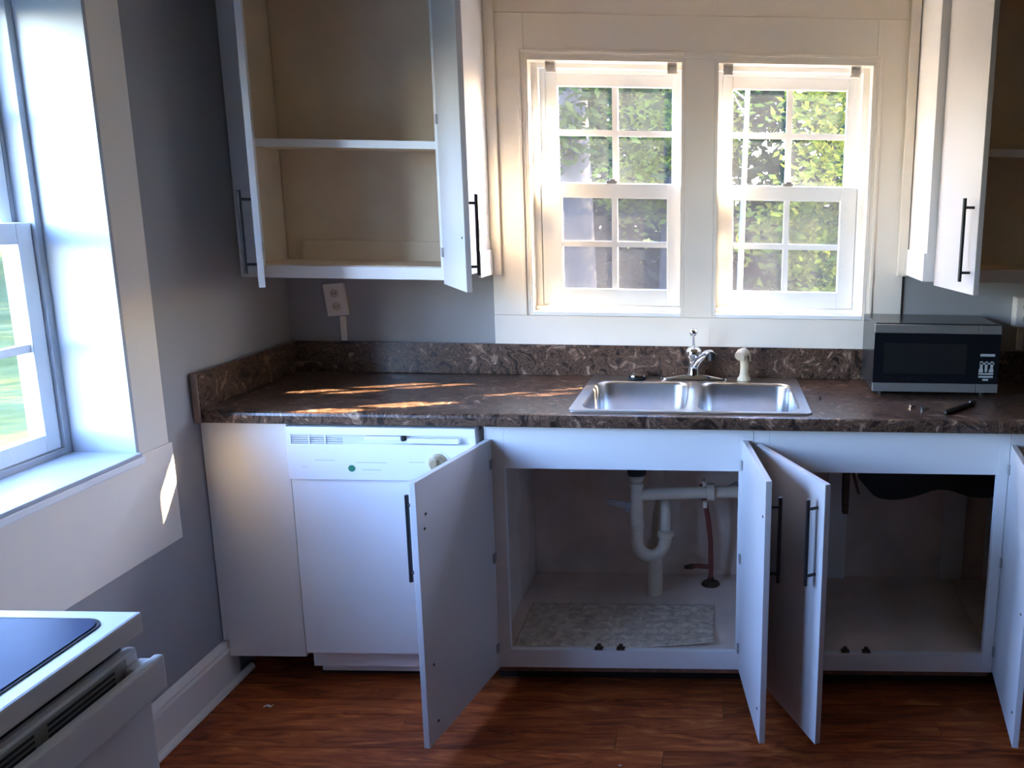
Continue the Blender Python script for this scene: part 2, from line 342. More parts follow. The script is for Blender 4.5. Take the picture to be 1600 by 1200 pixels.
bm = bmesh.new(); prism(bm, [(.0205, 0.001), (.036, 0.001), (.035, .010), (.029, .017), (.0205, .019)], 1, -3.2, -.50); obj('shoe_moulding', bm, TRIM, bb)

# ------------------------------------------------------------------ handles, doors, cabinets
def handle_mesh(L=.256, sp=.20, out=.032):
    bm = bmesh.new()
    tube(bm, [(0, -out, -L/2), (0, -out, L/2)], .006, 12)
    for s in (-1, 1): tube(bm, [(0, 0, s*sp/2), (0, -out, s*sp/2)], .0045, 10)
    return bm
def door(parent, hx, hy, ang, wd, z0, z1, hand, hz, edge=.035, t=.018, mt=None, holes=()):
    s = 1 if hand == 'L' else -1
    bm = B((min(0, s*wd), max(0, s*wd), -t, 0, 0, z1-z0), bev=.0015)
    o = obj('door', bm, mt or DOORM, parent, loc=(hx, hy, z0), rz=-s*math.radians(ang))
    hb = handle_mesh(); bmesh.ops.translate(hb, verts=hb.verts, vec=(s*(wd-edge), -t, hz-z0))
    obj('handle', hb, BLACK, o, smooth=True, label='black bar handle')
    for f in (.10, .5, .90):
        zz = (z1-z0)*f
        obj('hinge', B((s*.004 if s > 0 else -.020, .020 if s > 0 else -.004, .0002, .006, zz-.016, zz+.016), bev=.002), GREYM, o)
    for fx, fz in holes:
        obj('screw_head', L_([(.0045, 0), (.0035, .002), (.001, .0025)], (s*wd*fx, 0, (z1-z0)*fz), (0, 1, 0), 10), BRONZE, o)
    return o
FY = -.61
CT = .967         # counter top height
# --- filler panel by the wall
tag(obj('filler_panel', B((.022, .276, FY, FY+.018, .108, .926), (.004, .022, FY, FY+.018, .165, .926), bev=.001), WHITE), 'plain white filler panel between the side wall and the dishwasher', 'panel')
# --- sink base
def base_cabinet(name, label, x0, x1, st0, st1, sides=(True, True)):
    """x0..x1 outer, st0/st1 stile widths; face plane at FY"""
    c = thing(name, label, 'cabinet', (x0, FY, 0)); ox, oy = -x0, -FY
    def bx(*a): return [(b[0]+ox, b[1]+ox, b[2]+oy, b[3]+oy, b[4], b[5]) for b in a]
    obj('stile', B(*bx((x0, x0+st0, FY, FY+.02, .078, .926)), bev=.001), WHITE, c)
    obj('stile', B(*bx((x1-st1, x1, FY, FY+.02, .078, .926)), bev=.001), WHITE, c)
    obj('top_rail', B(*bx((x0+st0, x1-st1, FY+.0005, FY+.02, .782, .926)), bev=.001), WHITE, c)
    obj('bottom_rail', B(*bx((x0+st0, x1-st1, FY+.0005, FY+.02, .078, .143)), bev=.001), WHITE, c)
    obj('rail_underside', B(*bx((x0+.01, x1-.01, FY+.004, FY+.05, .062, .0775))), PLY, c, label='raw brown board edge under the white rail')
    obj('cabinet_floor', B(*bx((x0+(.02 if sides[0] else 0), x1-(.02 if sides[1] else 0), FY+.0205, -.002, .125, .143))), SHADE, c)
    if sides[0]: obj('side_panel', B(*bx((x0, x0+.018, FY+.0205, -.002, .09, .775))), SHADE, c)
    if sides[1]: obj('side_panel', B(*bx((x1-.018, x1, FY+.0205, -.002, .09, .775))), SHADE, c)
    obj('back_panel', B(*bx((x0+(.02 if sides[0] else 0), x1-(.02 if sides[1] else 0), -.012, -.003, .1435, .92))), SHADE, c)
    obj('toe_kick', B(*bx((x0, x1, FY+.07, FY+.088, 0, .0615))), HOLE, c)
    return c, bx
sb, bx = base_cabinet('sink_base_cabinet', 'white sink base cabinet with two open doors showing drain pipes', .905, 1.769, .062, .045)
def local_door(c, x0, *a, **k): 
    return door(c, a[0]-x0, a[1]-FY, *a[2:], **k)
local_door(sb, .905, .928, -.6125, 102, .438, .076, .880, 'L', .700, holes=((.9, .87), (.92, .82), (.88, .07), (.9, .3)))
local_door(sb, .905, 1.734, -.6125, 97.5, .405, .085, .888, 'R', .700, holes=((.9, .11), (.93, .86)))
for xx in (1.262, 1.336):
    obj('door_catch', B(*bx((xx-.014, xx+.014, FY+.0, FY+.02, .1435, .150), (xx-.007, xx+.007, FY+.004, FY+.018, .150, .160)), bev=.002), BRONZE, sb)
rb, bx2 = base_cabinet('base_cabinet', 'white base cabinet with doors swung open and empty shelfless inside', 1.771, 2.60, .050, .036, (True, False))
local_door(rb, 1.771, 1.795, -.6125, 66, .425, .080, .878, 'L', .700)
local_door(rb, 1.771, 2.600, -.6125, 80, .41, .082, .885, 'R', .700, holes=((.9, .90), (.93, .70), (.9, .5), (.9, .11)))
for xx in (2.098, 2.170):
    obj('door_catch', B(*bx2((xx-.014, xx+.014, FY+.0, FY+.02, .1435, .150), (xx-.007, xx+.007, FY+.004, FY+.018, .150, .160)), bev=.002), BRONZE, rb)
for xa, xb in ((2.10, 2.178), (2.566, 2.655)):
    obj('back_batten', B(*bx2((xa, xb, -.034, -.0125, .1435, .915)), bev=.001), WHITE, rb)
eb, bx3 = base_cabinet('base_cabinet', 'white base cabinet at the far end past the microwave', 2.602, 3.45, .045, .045, (False, True))
obj('back_batten', B(*bx3((2.745, 2.83, -.034, -.0125, .1435, .915)), bev=.001), WHITE, eb)
local_door(eb, 2.602, 2.64, -.6125, 0, .375, .085, .775, 'L', .62); local_door(eb, 2.602, 3.41, -.6125, 0, .375, .085, .775, 'R', .62)
# sagging dark sheet and bracket in the base cabinet
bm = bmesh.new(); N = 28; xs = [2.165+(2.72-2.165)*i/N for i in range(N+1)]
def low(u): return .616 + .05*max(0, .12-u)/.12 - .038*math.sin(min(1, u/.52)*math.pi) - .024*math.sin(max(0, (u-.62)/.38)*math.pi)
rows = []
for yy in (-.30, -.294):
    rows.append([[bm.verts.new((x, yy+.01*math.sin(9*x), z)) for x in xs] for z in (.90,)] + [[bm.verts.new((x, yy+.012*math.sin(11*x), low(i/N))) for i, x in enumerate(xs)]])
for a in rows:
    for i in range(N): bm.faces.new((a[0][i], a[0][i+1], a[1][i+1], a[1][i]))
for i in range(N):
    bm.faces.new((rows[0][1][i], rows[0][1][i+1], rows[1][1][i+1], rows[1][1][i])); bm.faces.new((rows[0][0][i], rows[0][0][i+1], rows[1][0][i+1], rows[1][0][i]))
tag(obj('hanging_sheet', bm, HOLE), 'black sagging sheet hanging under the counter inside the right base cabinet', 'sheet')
bm = bmesh.new(); prism(bm, [(-.37, .90), (-.30, .90), (-.31, .62), (-.335, .545), (-.36, .545)], 0, 2.108, 2.128); prism(bm, [(2.128, .72), (2.160, .62), (2.166, .62), (2.135, .74)], 1, -.36, -.33)
tag(obj('metal_bracket', bm, BRONZE), 'dark metal bracket hanging beside the black sheet in the base cabinet', 'bracket')

# ------------------------------------------------------------------ dishwasher
dw = thing('dishwasher', 'white built-in dishwasher with dial knob and vent slots', 'dishwasher', (.583, FY, 0))
ox, oy = -.583, -FY
def d(*a): return [(b[0]+ox, b[1]+ox, b[2]+oy, b[3]+oy, b[4], b[5]) for b in a]
obj('body', B(*d((.288, .88, -.585, -.03, .06, .90))), PLASTIC, dw)
obj('door_panel', B(*d((.284, .884, -.622, -.585, .128, .742)), bev=.004), PLASTIC, dw)
cp = obj('control_panel', B(*d((.284, .884, -.634, -.585, .744, .862), (.284, .300, -.634, -.585, .862, .893), (.872, .884, -.634, -.585, .862, .893), (.300, .872, -.610, -.585, .862, .893), (.284, .884, -.634, -.585, .893, .918)), bev=.002), PLASTIC, dw)
obj('vent_recess', B(*d((.301, .462, -.613, -.6101, .863, .892))), HOLE, cp)
for z in (.865, .8715, .878, .8845, .8895):
    obj('vent_slat', B(*d((.300, .463, -.632, -.613, z, z+.0028))), PLASTIC, cp)
for x in (.354, .405): obj('vent_divider', B(*d((x, x+.005, -.6335, -.612, .862, .893))), PLASTIC, cp)
bm = bmesh.new(); prism(bm, [(.463+ox, -.633+oy), (.545+ox, -.612+oy), (.463+ox, -.611+oy)], 2, .8622, .8928); obj('grip_ramp', bm, PLASTIC, cp)
obj('latch_bar', B(*d((.53, .645, -.628, -.6101, .874, .888), (.665, .83, -.631, -.6101, .866, .882)), bev=.003), PLASTIC, cp)
obj('latch_slot', B(*d((.646, .656, -.625, -.6101, .872, .888))), HOLE, cp)
kn = obj('knob', L_([(.031, 0), (.031, .006), (.024, .010), (.023, .024), (.019, .028)], (.764+ox, -.634+oy, .806), (0, -1, 0), 28), KNOBM, dw, smooth=True, label='cream dial knob')
obj('knob_grip', B(*d((.759, .769, -.672, -.66, .785, .827)), bev=.003), KNOBM, kn)
obj('knob_ring', L_([(.037, 0), (.037, .003), (.032, .004)], (.764+ox, -.634+oy, .806), (0, -1, 0), 28), PLASTIC, kn, smooth=True)
obj('sticker', L_([(.011, 0), (.011, .0012)], (.486+ox, -.634+oy, .783), (0, -1, 0), 18), GREEN, dw, label='round green sticker')
for x0, x1, z in ((.37, .435, .808), (.50, .60, .802), (.52, .58, .778), (.67, .72, .805), (.33, .345, .785)):
    obj('faded_marking', B(*d((x0, x1, -.6343, -.634, z, z+.0022))), FADED, cp)
obj('kick_plate', B(*d((.30, .86, -.555, -.545, .025, .127)), bev=.002), PLASTIC, dw)
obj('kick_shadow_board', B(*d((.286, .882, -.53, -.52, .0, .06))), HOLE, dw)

# ------------------------------------------------------------------ countertop
ct = thing('countertop', 'dark brown mottled laminate countertop with backsplash along the window wall', 'countertop', (1.7, -.3, CT-.04))
CX0, CX1 = .006, 3.47
SX0, SX1, SY0, SY1 = 1.190, 1.938, -.578, -.055      # cut-out for the sink
def c(*a): return [(b[0]-1.7, b[1]-1.7, b[2]+.3, b[3]+.3, b[4]-CT+.04, b[5]-CT+.04) for b in a]
bm = bmesh.new()
prof = [(-.585, -.04), (-.634, -.04), (-.6365, -.037), (-.6365, -.014), (-.634, -.006), (-.629, -.0015), (-.620, 0), (-.585, 0)]
prism(bm, [(p[0]+.3, p[1]+.04) for p in prof], 0, CX0-1.7, CX1-1.7)
for b_ in c((CX0, SX0, -.585, -.003, CT-.036, CT), (SX1, CX1, -.585, -.003, CT-.036, CT), (SX0, SX1, -.585, SY0, CT-.036, CT), (SX0, SX1, SY1, -.003, CT-.036, CT)): box(bm, *b_)
obj('top', bm, LAM, ct)
obj('backsplash', B(*c((.026, CX1, -.022, TY-.001, CT+.0005, 1.088)), bev=.003), LAM, ct)
obj('side_splash', B(*c((CX0, .0255, -.634, -.0125, CT+.0005, 1.086)), bev=.0015), LAM, ct)
obj('end_strip', B(*c((CX0, .0255, -.642, -.637, CT-.04, 1.086)), bev=.001), mat('brown_edge_strip', (.28, .19, .15), .5, var=.1), ct, label='pale brown edging strip')
# ------------------------------------------------------------------ sink
sk = thing('kitchen_sink', 'stainless steel double-bowl drop-in sink under the windows', 'sink', (1.576, -.31, CT))
kx0, kx1, ky0, ky1 = 1.168, 1.960, -.594, -.030
bowls = ((1.205, 1.548), (1.586, 1.925)); by0, by1 = -.565, -.135
bm = bmesh.new()
def ring(pts, z): return [bm.verts.new((x-1.576, y+.31, z)) for x, y in pts]
def skin(a, b):
    n = len(a)
    for i in range(n): bm.faces.new((a[i], a[(i+1) % n], b[(i+1) % n], b[i]))
o1 = ring(rrect(kx0, kx1, ky0, ky1, .022), .0005); o2 = ring(rrect(kx0+.003, kx1-.003, ky0+.003, ky1-.003, .022), .006); o3 = ring(rrect(kx0+.010, kx1-.010, ky0+.010, ky1-.010, .02), .005)
skin(o1, o2); skin(o2, o3)
rims = []
for a, b in bowls: rims.append(ring(rrect(a, b, by0, by1, .055, 6), .005))
edges = []
for R in [o3] + rims: edges += [bm.edges.get((R[i], R[(i+1) % len(R)])) or bm.edges.new((R[i], R[(i+1) % len(R)])) for i in range(len(R))]
bmesh.ops.triangle_fill(bm, edges=edges, use_beauty=True)
rim = obj('rim', bm, STEEL, sk, smooth=True)
for (a, b) in bowls:
    bm = bmesh.new(); cx_, cy_ = (a+b)/2, (by0+by1)/2
    rs = [ring(rrect(a+q, b-q, by0+q, by1-q, .055-q*.3, 6), z) for q, z in ((0, .005), (.004, .002), (.008, -.006), (.014, -.12), (.020, -.155), (.04, -.172), (.07, -.176))]
    for p, q in zip(rs, rs[1:]): skin(p, q)
    bm.faces.new(rs[-1])
    o = obj('bowl', bm, STEEL, sk, smooth=True)
    obj('drain_strainer', L_([(.042, 0), (.042, .002), (.034, .003), (.03, .0005), (.01, .0005)], (cx_-1.576, cy_+.31, -.1755)), CHROME, o, smooth=True)
    obj('drain_basket_body', L_([(.045, -.004), (.05, -.012), (.035, -.03), (.022, -.035)], (cx_-1.576, cy_+.31, -.176)), HOLE, o, smooth=True)
# faucet
fc = thing('faucet', 'chrome single-lever kitchen faucet with ball-topped handle', 'faucet', (1.562, -.078, CT+.006))
bm = bmesh.new(); A_ = rrect(-.128, .128, -.028, .028, .027, 6); B_ = rrect(-.05, .05, -.022, .022, .02, 6)
a0 = [bm.verts.new((x, y, 0)) for x, y in A_]; a1 = [bm.verts.new((x*.985, y*.95, .007)) for x, y in A_]; a2 = [bm.verts.new((x, y, .02)) for x, y in B_]
skin(a0, a1); skin(a1, a2); bm.faces.new(a2); bm.faces.new(a0[::-1]); obj('base_plate', bm, CHROME, fc, smooth=True)
obj('body', L_([(.024, .016), (.021, .03), (.019, .06), (.021, .075), (.027, .085), (.031, .098), (.029, .112), (.02, .122), (.006, .126)], (-.002, 0, 0)), CHROME, fc, smooth=True)
obj('spout', T([(.004, -.004, .055), (.022, -.03, .085), (.048, -.075, .112), (.062, -.115, .122), (.066, -.135, .118)], [.016, .0155, .014, .013, .013]), CHROME, fc, smooth=True)
obj('aerator', T([(.066, -.135, .126), (.067, -.138, .098)], [.0145, .0135]), BLACK, fc, smooth=True)
lv = obj('lever', T([(-.002, -.004, .118), (-.003, -.012, .15), (-.004, -.022, .175)], [.005, .0042, .0042]), CHROME, fc, smooth=True)
obj('lever_ball', L_([(.001, -.015), (.009, -.012), (.0145, -.004), (.0145, .004), (.009, .012), (.001, .015)], (-.004, -.023, .183)), CHROME, lv, smooth=True)
# sprayer
sp = thing('sink_sprayer', 'cream plastic pull-out sprayer standing beside the faucet', 'sprayer', (1.752, -.085, CT+.006))
obj('holder', L_([(.026, 0), (.025, .008), (.019, .014), (.017, .022)], (0, 0, 0)), CREAM, sp, smooth=True)
obj('stem', T([(0, 0, .015), (.001, 0, .05), (-.002, -.002, .085), (-.004, -.004, .1)], [.0165, .0155, .0145, .014]), CREAM, sp, smooth=True)
obj('spray_head', T([(.012, .006, .102), (0, -.002, .107), (-.012, -.018, .105), (-.020, -.034, .096)], [.012, .019, .02, .0195]), CREAM, sp, smooth=True)
obj('trigger', T([(.014, .006, .108), (.021, .006, .095), (.022, .004, .072)], [.005, .005, .004], 8), CREAM, sp, smooth=True)
# stopper lying on the rim
st = thing('sink_stopper', 'small round black and chrome sink stopper lying on the back rim', 'stopper', (1.345, -.085, CT+.006))
obj('cup', L_([(.030, 0), (.036, .003), (.037, .010), (.034, .012)], (0, 0, 0)), BLACK, st, smooth=True)
obj('rim_ring', L_([(.034, .012), (.038, .013), (.037, .017), (.028, .018), (.006, .016)], (0, 0, 0)), CHROME, st, smooth=True)

# ------------------------------------------------------------------ microwave
MX0, MX1, MY0, MY1, MZ0, MZ1 = 2.204, 2.652, -.290, -.03, .979, 1.228
mw = thing('microwave', 'black and grey countertop microwave on the counter by the right window', 'microwave', ((MX0+MX1)/2, MY0, CT))
def m_(*a): return [(b[0]-(MX0+MX1)/2, b[1]-(MX0+MX1)/2, b[2]-MY0, b[3]-MY0, b[4]-CT, b[5]-CT) for b in a]
GB = mat('gloss_black_case', (.03, .03, .03), .22, var=.1, scale=20)
obj('case', B(*m_((MX0+.004, MX1-.004, MY0+.014, MY1, MZ0+.002, MZ1)), bev=.004), GB, mw)
obj('front_panel', B(*m_((MX0, MX1, MY0, MY0+.0135, MZ0+.036, MZ1-.034)), bev=.001), GLASSBLK, mw)
dvx = MX1-.078
for a, b in ((MX0, dvx-.0008), (dvx+.0008, MX1)):
    obj('steel_strip', B(*m_((a, b, MY0-.002, MY0+.0135, MZ1-.0335, MZ1-.004)), bev=.002), STRIP, mw)
    obj('steel_strip', B(*m_((a, b, MY0-.002, MY0+.0135, MZ0+.004, MZ0+.0355)), bev=.002), STRIP, mw)
obj('door_window', B(*m_((MX0+.035, dvx-.04, MY0-.0008, MY0, MZ0+.07, MZ1-.07))), mat('dark_window_mesh', (.014, .015, .016), .3, var=.3, scale=200), mw)
kp = obj('keypad', B(*m_((dvx+.004, MX1-.004, MY0-.0012, MY0-.0002, MZ0+.042, MZ1-.045))), GLASSBLK, mw)
kx = dvx+.010
for b_ in ((0, .052, .146, .155), (0, .052, .1175, .124), (.001, .011, .10, .128), (.019, .028, .09, .128), (.038, .048, .10, .128), (-.002, .013, .088, .10), (.034, .050, .088, .10), (-.002, .050, .080, .086), (-.002, .050, .069, .076), (.013, .034, .058, .065)):
    obj('keypad_print', B(*m_((kx+b_[0]-.002, kx+b_[1]-.002, MY0-.0020, MY0-.0012, MZ0+b_[2]-.01, MZ0+b_[3]-.01))), PRINT, kp)
for x in (MX0+.04, MX1-.04):
    for y_ in (MY0+.05, MY1-.05): obj('foot', L_([(.012, CT-CT+.0005), (.012, .0135)], (x-(MX0+MX1)/2, y_-MY0, 0), seg=12), BLACK, mw)
# bits on the counter
def screw(loc, rz, label):
    t = thing('loose_screw', label, 'screw', loc, 'loose screws on the counter', rz)
    obj('shank', T([(0, 0, .004), (.02, 0, .0035), (.026, 0, .003)], [.0022, .002, .0006], 8), CHROME, t, smooth=True)
    obj('screw_head', L_([(.002, -.001), (.006, .002), (.006, .0035)], (0, 0, .0062), (-1, 0, 0), 12), CHROME, t, smooth=True)
screw((2.302, -.470, CT+.0002), .55, 'tiny steel screw on the counter, closer to the sink')
screw((2.338, -.490, CT+.0002), .25, 'tiny steel screw on the counter, closer to the black pen')
pn = thing('black_pen', 'black pen-like stick lying on the counter in front of the microwave', 'pen', (2.395, -.560, CT+.0085), rz=math.atan2(.165, .155))
obj('barrel', T([(0, 0, 0), (.01, 0, 0), (.17, 0, 0), (.178, 0, 0)], [.004, .0082, .0078, .006]), BLACK, pn, smooth=True)
obj('cap', T([(.178, 0, 0), (.205, 0, 0), (.215, 0, 0)], [.0078, .0075, .004]), BLACK, pn, smooth=True)
obj('clip', B((.17, .212, -.002, .002, .0078, .0095)), CHROME, pn, label='silver clip')
tag(obj('plastic_bit', T([(0, 0, .001), (.002, .002, .012)], [.003, .0015], 6), BLACK, loc=(2.008, -.37, CT)), 'tiny dark plastic bit on the counter right of the sink', 'debris')

# ------------------------------------------------------------------ wall cabinets
def wall_cabinet(name, label, x0, x1, st0, st1, z0, z1, depth, shelf, trims):
    c = thing(name, label, 'cabinet', (x0, 0, z0)); t = .018
    def q(*a): return [(b[0]-x0, b[1]-x0, b[2], b[3], b[4]-z0, b[5]-z0) for b in a]
    y0 = -depth; yi = y0+.020
    obj('side_panel', B(*q((x0, x0+t, yi+.0005, TY-.001, z0+.02, z1))), INNER if x0 < .1 else WHITE, c)
    obj('side_panel', B(*q((x1-t, x1, yi+.0005, TY-.001, z0+.02, z1))), WHITE, c)
    # lining seen inside
    obj('lining', B(*q((x0+t+.0005, x0+t+.004, yi+.0005, TY-.012, z0+.045, z1-.02))), INNER, c)
    obj('lining', B(*q((x1-t-.004, x1-t-.0005, yi+.0005, TY-.012, z0+.045, z1-.02))), INNER, c)
    obj('back_panel', B(*q((x0+t+.005, x1-t-.005, TY-.010, TY-.001, z0+.045, z1-.02))), INNER, c)
    obj('bottom_panel', B(*q((x0+t+.0005, x1-t-.0005, yi+.0005, TY-.001, z0+.025, z0+.0445))), INNER, c)
    obj('top_panel', B(*q((x0+t+.0005, x1-t-.0005, yi+.0005, TY-.001, z1-.0195, z1))), INNER, c)
    sh = obj('shelf', B(*q((x0+t+.005, x1-t-.005, yi+.012, TY-.012, shelf-.022, shelf-.001))), INNER, c)
    obj('shelf_edge', B(*q((x0+st0-.005, x1-st1+.005, yi+.001, yi+.0115, shelf-.026, shelf))), WHITE, sh)
    obj('stile', B(*q((x0, x0+st0, y0, yi, z0, z1)), bev=.001), WHITE, c)
    obj('stile', B(*q((x1-st1, x1, y0, yi, z0, z1)), bev=.001), WHITE, c)
    obj('bottom_rail', B(*q((x0+st0, x1-st1, y0+.0005, yi, z0, z0+.042)), bev=.001), WHITE, c)
    obj('top_rail', B(*q((x0+st0, x1-st1, y0+.0005, yi, z1-.06, z1)), bev=.001), WHITE, c)
    for b_ in trims: obj('corner_block', B(*q(b_), bev=.001), WHITE, c)
    return c
UD = .305
lc = wall_cabinet('wall_cabinet', 'white open wall cabinet hung between the side wall and window', .004, .7915, .078, .098, 1.357, 2.47, UD, 1.823, [(.7918, .800, -.20, -.034, 1.357, 1.45)])
obj('back_cleat', B((.09, .66, -.040, -.0225, .045, .117)), INNER, lc)
door(lc, .083-.004, -UD-.0025, 61, .31, 1.352-1.357, 2.44-1.357, 'L', 1.352-1.357+.17)
door(lc, .702-.004, -UD-.0025, 121, .30, 1.344-1.357, 2.44-1.357, 'R', 1.352-1.357+.17, holes=((.9, .155),))
rc = wall_cabinet('wall_cabinet', 'white wall cabinet hung above the microwave with a half-open door', 2.366, 3.2, .058, .06, 1.378, 2.47, UD, 1.829, [(2.3575, 2.3657, -.30, -.034, 1.378, 1.475)])
door(rc, 2.412-2.366, -UD-.0025, 82, .315, 1.366-1.378, 2.44-1.378, 'L', .155)
door(rc, 3.155-2.366, -UD-.0025, 100, .36, 1.366-1.378, 2.44-1.378, 'R', .155)
for z in (.24, .58, .84):
    for dz in (0, .03): obj('hinge_screw', L_([(.006, 0), (.005, .004)], (.052, -UD-.0, z-.1+dz), (0, -1, 0), 10), BRONZE, rc)

# ------------------------------------------------------------------ outlets, brackets
ol = thing('outlet_box', 'tilted beige outlet plate with raceway below the left wall cabinet', 'outlet', (.190, 0, 1.248))
o = obj('cover_plate', B((-.040, .040, -.018, -.0005, -.062, .062), bev=.004), TRIM, ol); o.rotation_euler.y = -.10
for s in (-1, 1):
    f = obj('socket', L_([(.016, 0), (.016, .002)], (0, -.018, s*.025), (0, -1, 0), 18), CREAM, o)
    for xx in (-.006, .006): obj('slot', B((xx-.001, xx+.001, -.0205, -.0198, s*.025-.005, s*.025+.005)), HOLE, f)
obj('raceway', B((.010, .030, -.014, -.0005, -.158, -.0635), bev=.002), TRIM, ol)
orr = thing('outlet_box', 'pale surface outlet box on the wall above the microwave end', 'outlet', (2.825, 0, 1.242))
o = obj('box', B((-.042, .042, -.040, -.0005, -.058, .058), bev=.004), TRIM, orr)
obj('cover_plate', B((-.040, .040, -.046, -.0405, -.056, .056), bev=.003), TRIM, orr)
for s in (-1, 1): obj('socket', L_([(.016, 0), (.016, .002)], (0, -.046, s*.023), (0, -1, 0), 18), CREAM, orr)
obj('raceway', B((-.015, .008, -.014, -.0005, -.15, -.0585), bev=.002), TRIM, orr)
def bracket(x, z, label):
    t = thing('blind_bracket', label, 'bracket', (x, -.0, z), 'blind brackets at the window heads')
    obj('plate', B((-.017, .018, .0, .028, -.001, .0005), (-.018, .018, .024, .028, -.034, -.001), bev=.0005), BRKT, t)
    obj('cup', B((-.018, -.015, .004, .024, -.028, -.001), (.015, .018, .004, .024, -.028, -.001), (-.009, .009, .002, .006, -.036, -.012), (-.015, .015, .012, .016, -.024, -.012), bev=.0008), BRKT, t)
zt = WZ[1]-.0135
bracket(1.022, zt, 'small grey blind bracket by the top left corner of the left sink window')
bracket(1.468, zt, 'small grey blind bracket by the top right corner of the left sink window')
bracket(1.674, zt, 'small grey blind bracket by the top left corner of the right sink window')
bracket(2.142, zt, 'small grey blind bracket by the top right corner of the right sink window')

# ------------------------------------------------------------------ plumbing under the sink
pl = thing('drain_pipe', 'white plastic drain pipe with trap and cross arm under the sink', 'pipe', (1.42, -.2, .143))
def pv(*pts): return [(p[0]-1.42, p[1]+.2, p[2]-.143) for p in pts]
X, Y = 1.362, -.28
def nut(x, y, z, r=.026, h=.022, ax=(0, 0, 1)): return obj('slip_nut', L_([(r*.85, 0), (r, .003), (r, h-.003), (r*.85, h)], pv((x, y, z))[0], ax, 16), PVC, pl, smooth=True)
obj('tailpiece', T(pv((X, Y, .765), (X, Y, .56)), .020), PVC, pl, smooth=True); nut(X, Y, .605, .027); nut(X, Y, .632, .025, .016)
obj('flange', L_([(.034, 0), (.036, .02), (.03, .03)], pv((X, Y, .657))[0]), HOLE, pl, smooth=True)
obj('tee', T(pv((X, Y, .607), (X, Y, .455)), .0245), PVC, pl, smooth=True)
arc = [(X, Y, .46), (X, Y, .40)] + [(X+.052-.052*math.cos(a), Y+.01*a, .40-.066*math.sin(a)) for a in [math.pi*k/10 for k in range(1, 10)]] + [(X+.104, Y+.03, .40), (X+.104, Y+.03, .43)]
obj('trap_bend', T(pv(*arc), .0235), PVC, pl, smooth=True); nut(X, Y, .445); nut(X+.104, Y+.03, .405, .032)
obj('trap_arm', T(pv((X+.104, Y+.03, .43), (X+.104, Y+.04, .50), (X+.100, Y+.08, .535), (X+.08, Y+.14, .53), (X+.066, Y+.12, .45), (X+.062, Y+.085, .33)), .0195), PVC, pl, smooth=True)
obj('floor_pipe', T(pv((X+.06, Y+.085, .36), (X+.058, Y+.095, .1435)), .031), PVC, pl, smooth=True)
obj('cross_arm', T(pv((X, Y, .578), (1.5, Y+.005, .585), (1.775-.03, Y+.01, .592)), .022), PVC, pl, smooth=True); nut(1.618, Y+.008, .590, .034, .03, (1, 0, .03))
obj('wing_nut', B(*[(a-1.42, b-1.42, c_+.2, d_+.2, e-.143, f-.143) for a, b, c_, d_, e, f in ((1.602, 1.612, Y-.02, Y+.02, .618, .640), (1.604, 1.620, Y-.015, Y+.015, .535, .556))], bev=.003), PVC, pl)
tp = obj('second_tailpiece', T(pv((1.42, -.12, .765), (1.42, -.12, .575)), .032), PVC, pl, smooth=True)
hs = thing('water_hose', 'rust-red water supply hose rising from the cabinet floor under the sink', 'hose', (1.63, -.1, .143))
def hv(*pts): return [(p[0]-1.63, p[1]+.1, p[2]-.143) for p in pts]
obj('hose', T(hv((1.596, -.15, .575), (1.606, -.15, .52), (1.622, -.14, .44), (1.634, -.12, .33), (1.636, -.10, .22), (1.636, -.10, .16)), .010), RED, hs, smooth=True)
obj('floor_plate', L_([(.038, 0), (.034, .006), (.014, .014), (.012, .03)], hv((1.636, -.10, .1435))[0]), BRONZE, hs, smooth=True)
obj('side_branch', T(hv((1.636, -.10, .215), (1.585, -.09, .215), (1.56, -.09, .213)), .009), RED, hs, smooth=True)
obj('shutoff_valve', T(hv((1.565, -.09, .213), (1.53, -.09, .209)), [.012, .007]), BRONZE, hs, smooth=True)
tag(obj('supply_tube', T([(1.632, -.11, .545), (1.66, -.09, .53), (1.70, -.08, .54), (1.737, -.08, .56)], .008), GREYM, smooth=True), 'thin grey supply tube behind the white cross pipe', 'tube')
bm = B((-.045, .045, -.006, .006, -.011, .011), (.030, .045, -.008, .008, -.026, -.011), bev=.002)
o = tag(obj('pipe_strap', bm, GREYM, loc=(1.297, -.292, .548)), 'short grey metal strap sticking out beside the drain pipe', 'strap'); o.rotation_euler.y = .17
# liner
bm = bmesh.new(); nx, ny = 96, 40; g = []
for j in range(ny+1):
    r_ = []
    for i in range(nx+1):
        x = .970+(1.652-.970)*i/nx; y_ = -.585+.305*j/ny
        zz = .1440 + .005*abs(math.sin(x*46)*math.sin(y_*70))
        u, v_ = (x-.970)/.682, (y_+.585)/.305
        zz += .022*max(0, (u-.55)/.45)**2*max(0, 1-v_*2.2)
        r_.append(bm.verts.new((x, y_, zz)))
    g.append(r_)
for j in range(ny):
    for i in range(nx): bm.faces.new((g[j][i], g[j][i+1], g[j+1][i+1], g[j+1][i]))
o = tag(obj('shelf_liner', bm, LINER, smooth=True), 'quilted beige shelf liner curling up inside the sink cabinet', 'liner')
sm = o.modifiers.new('thickness', 'SOLIDIFY'); sm.thickness = .0012; sm.offset = 1

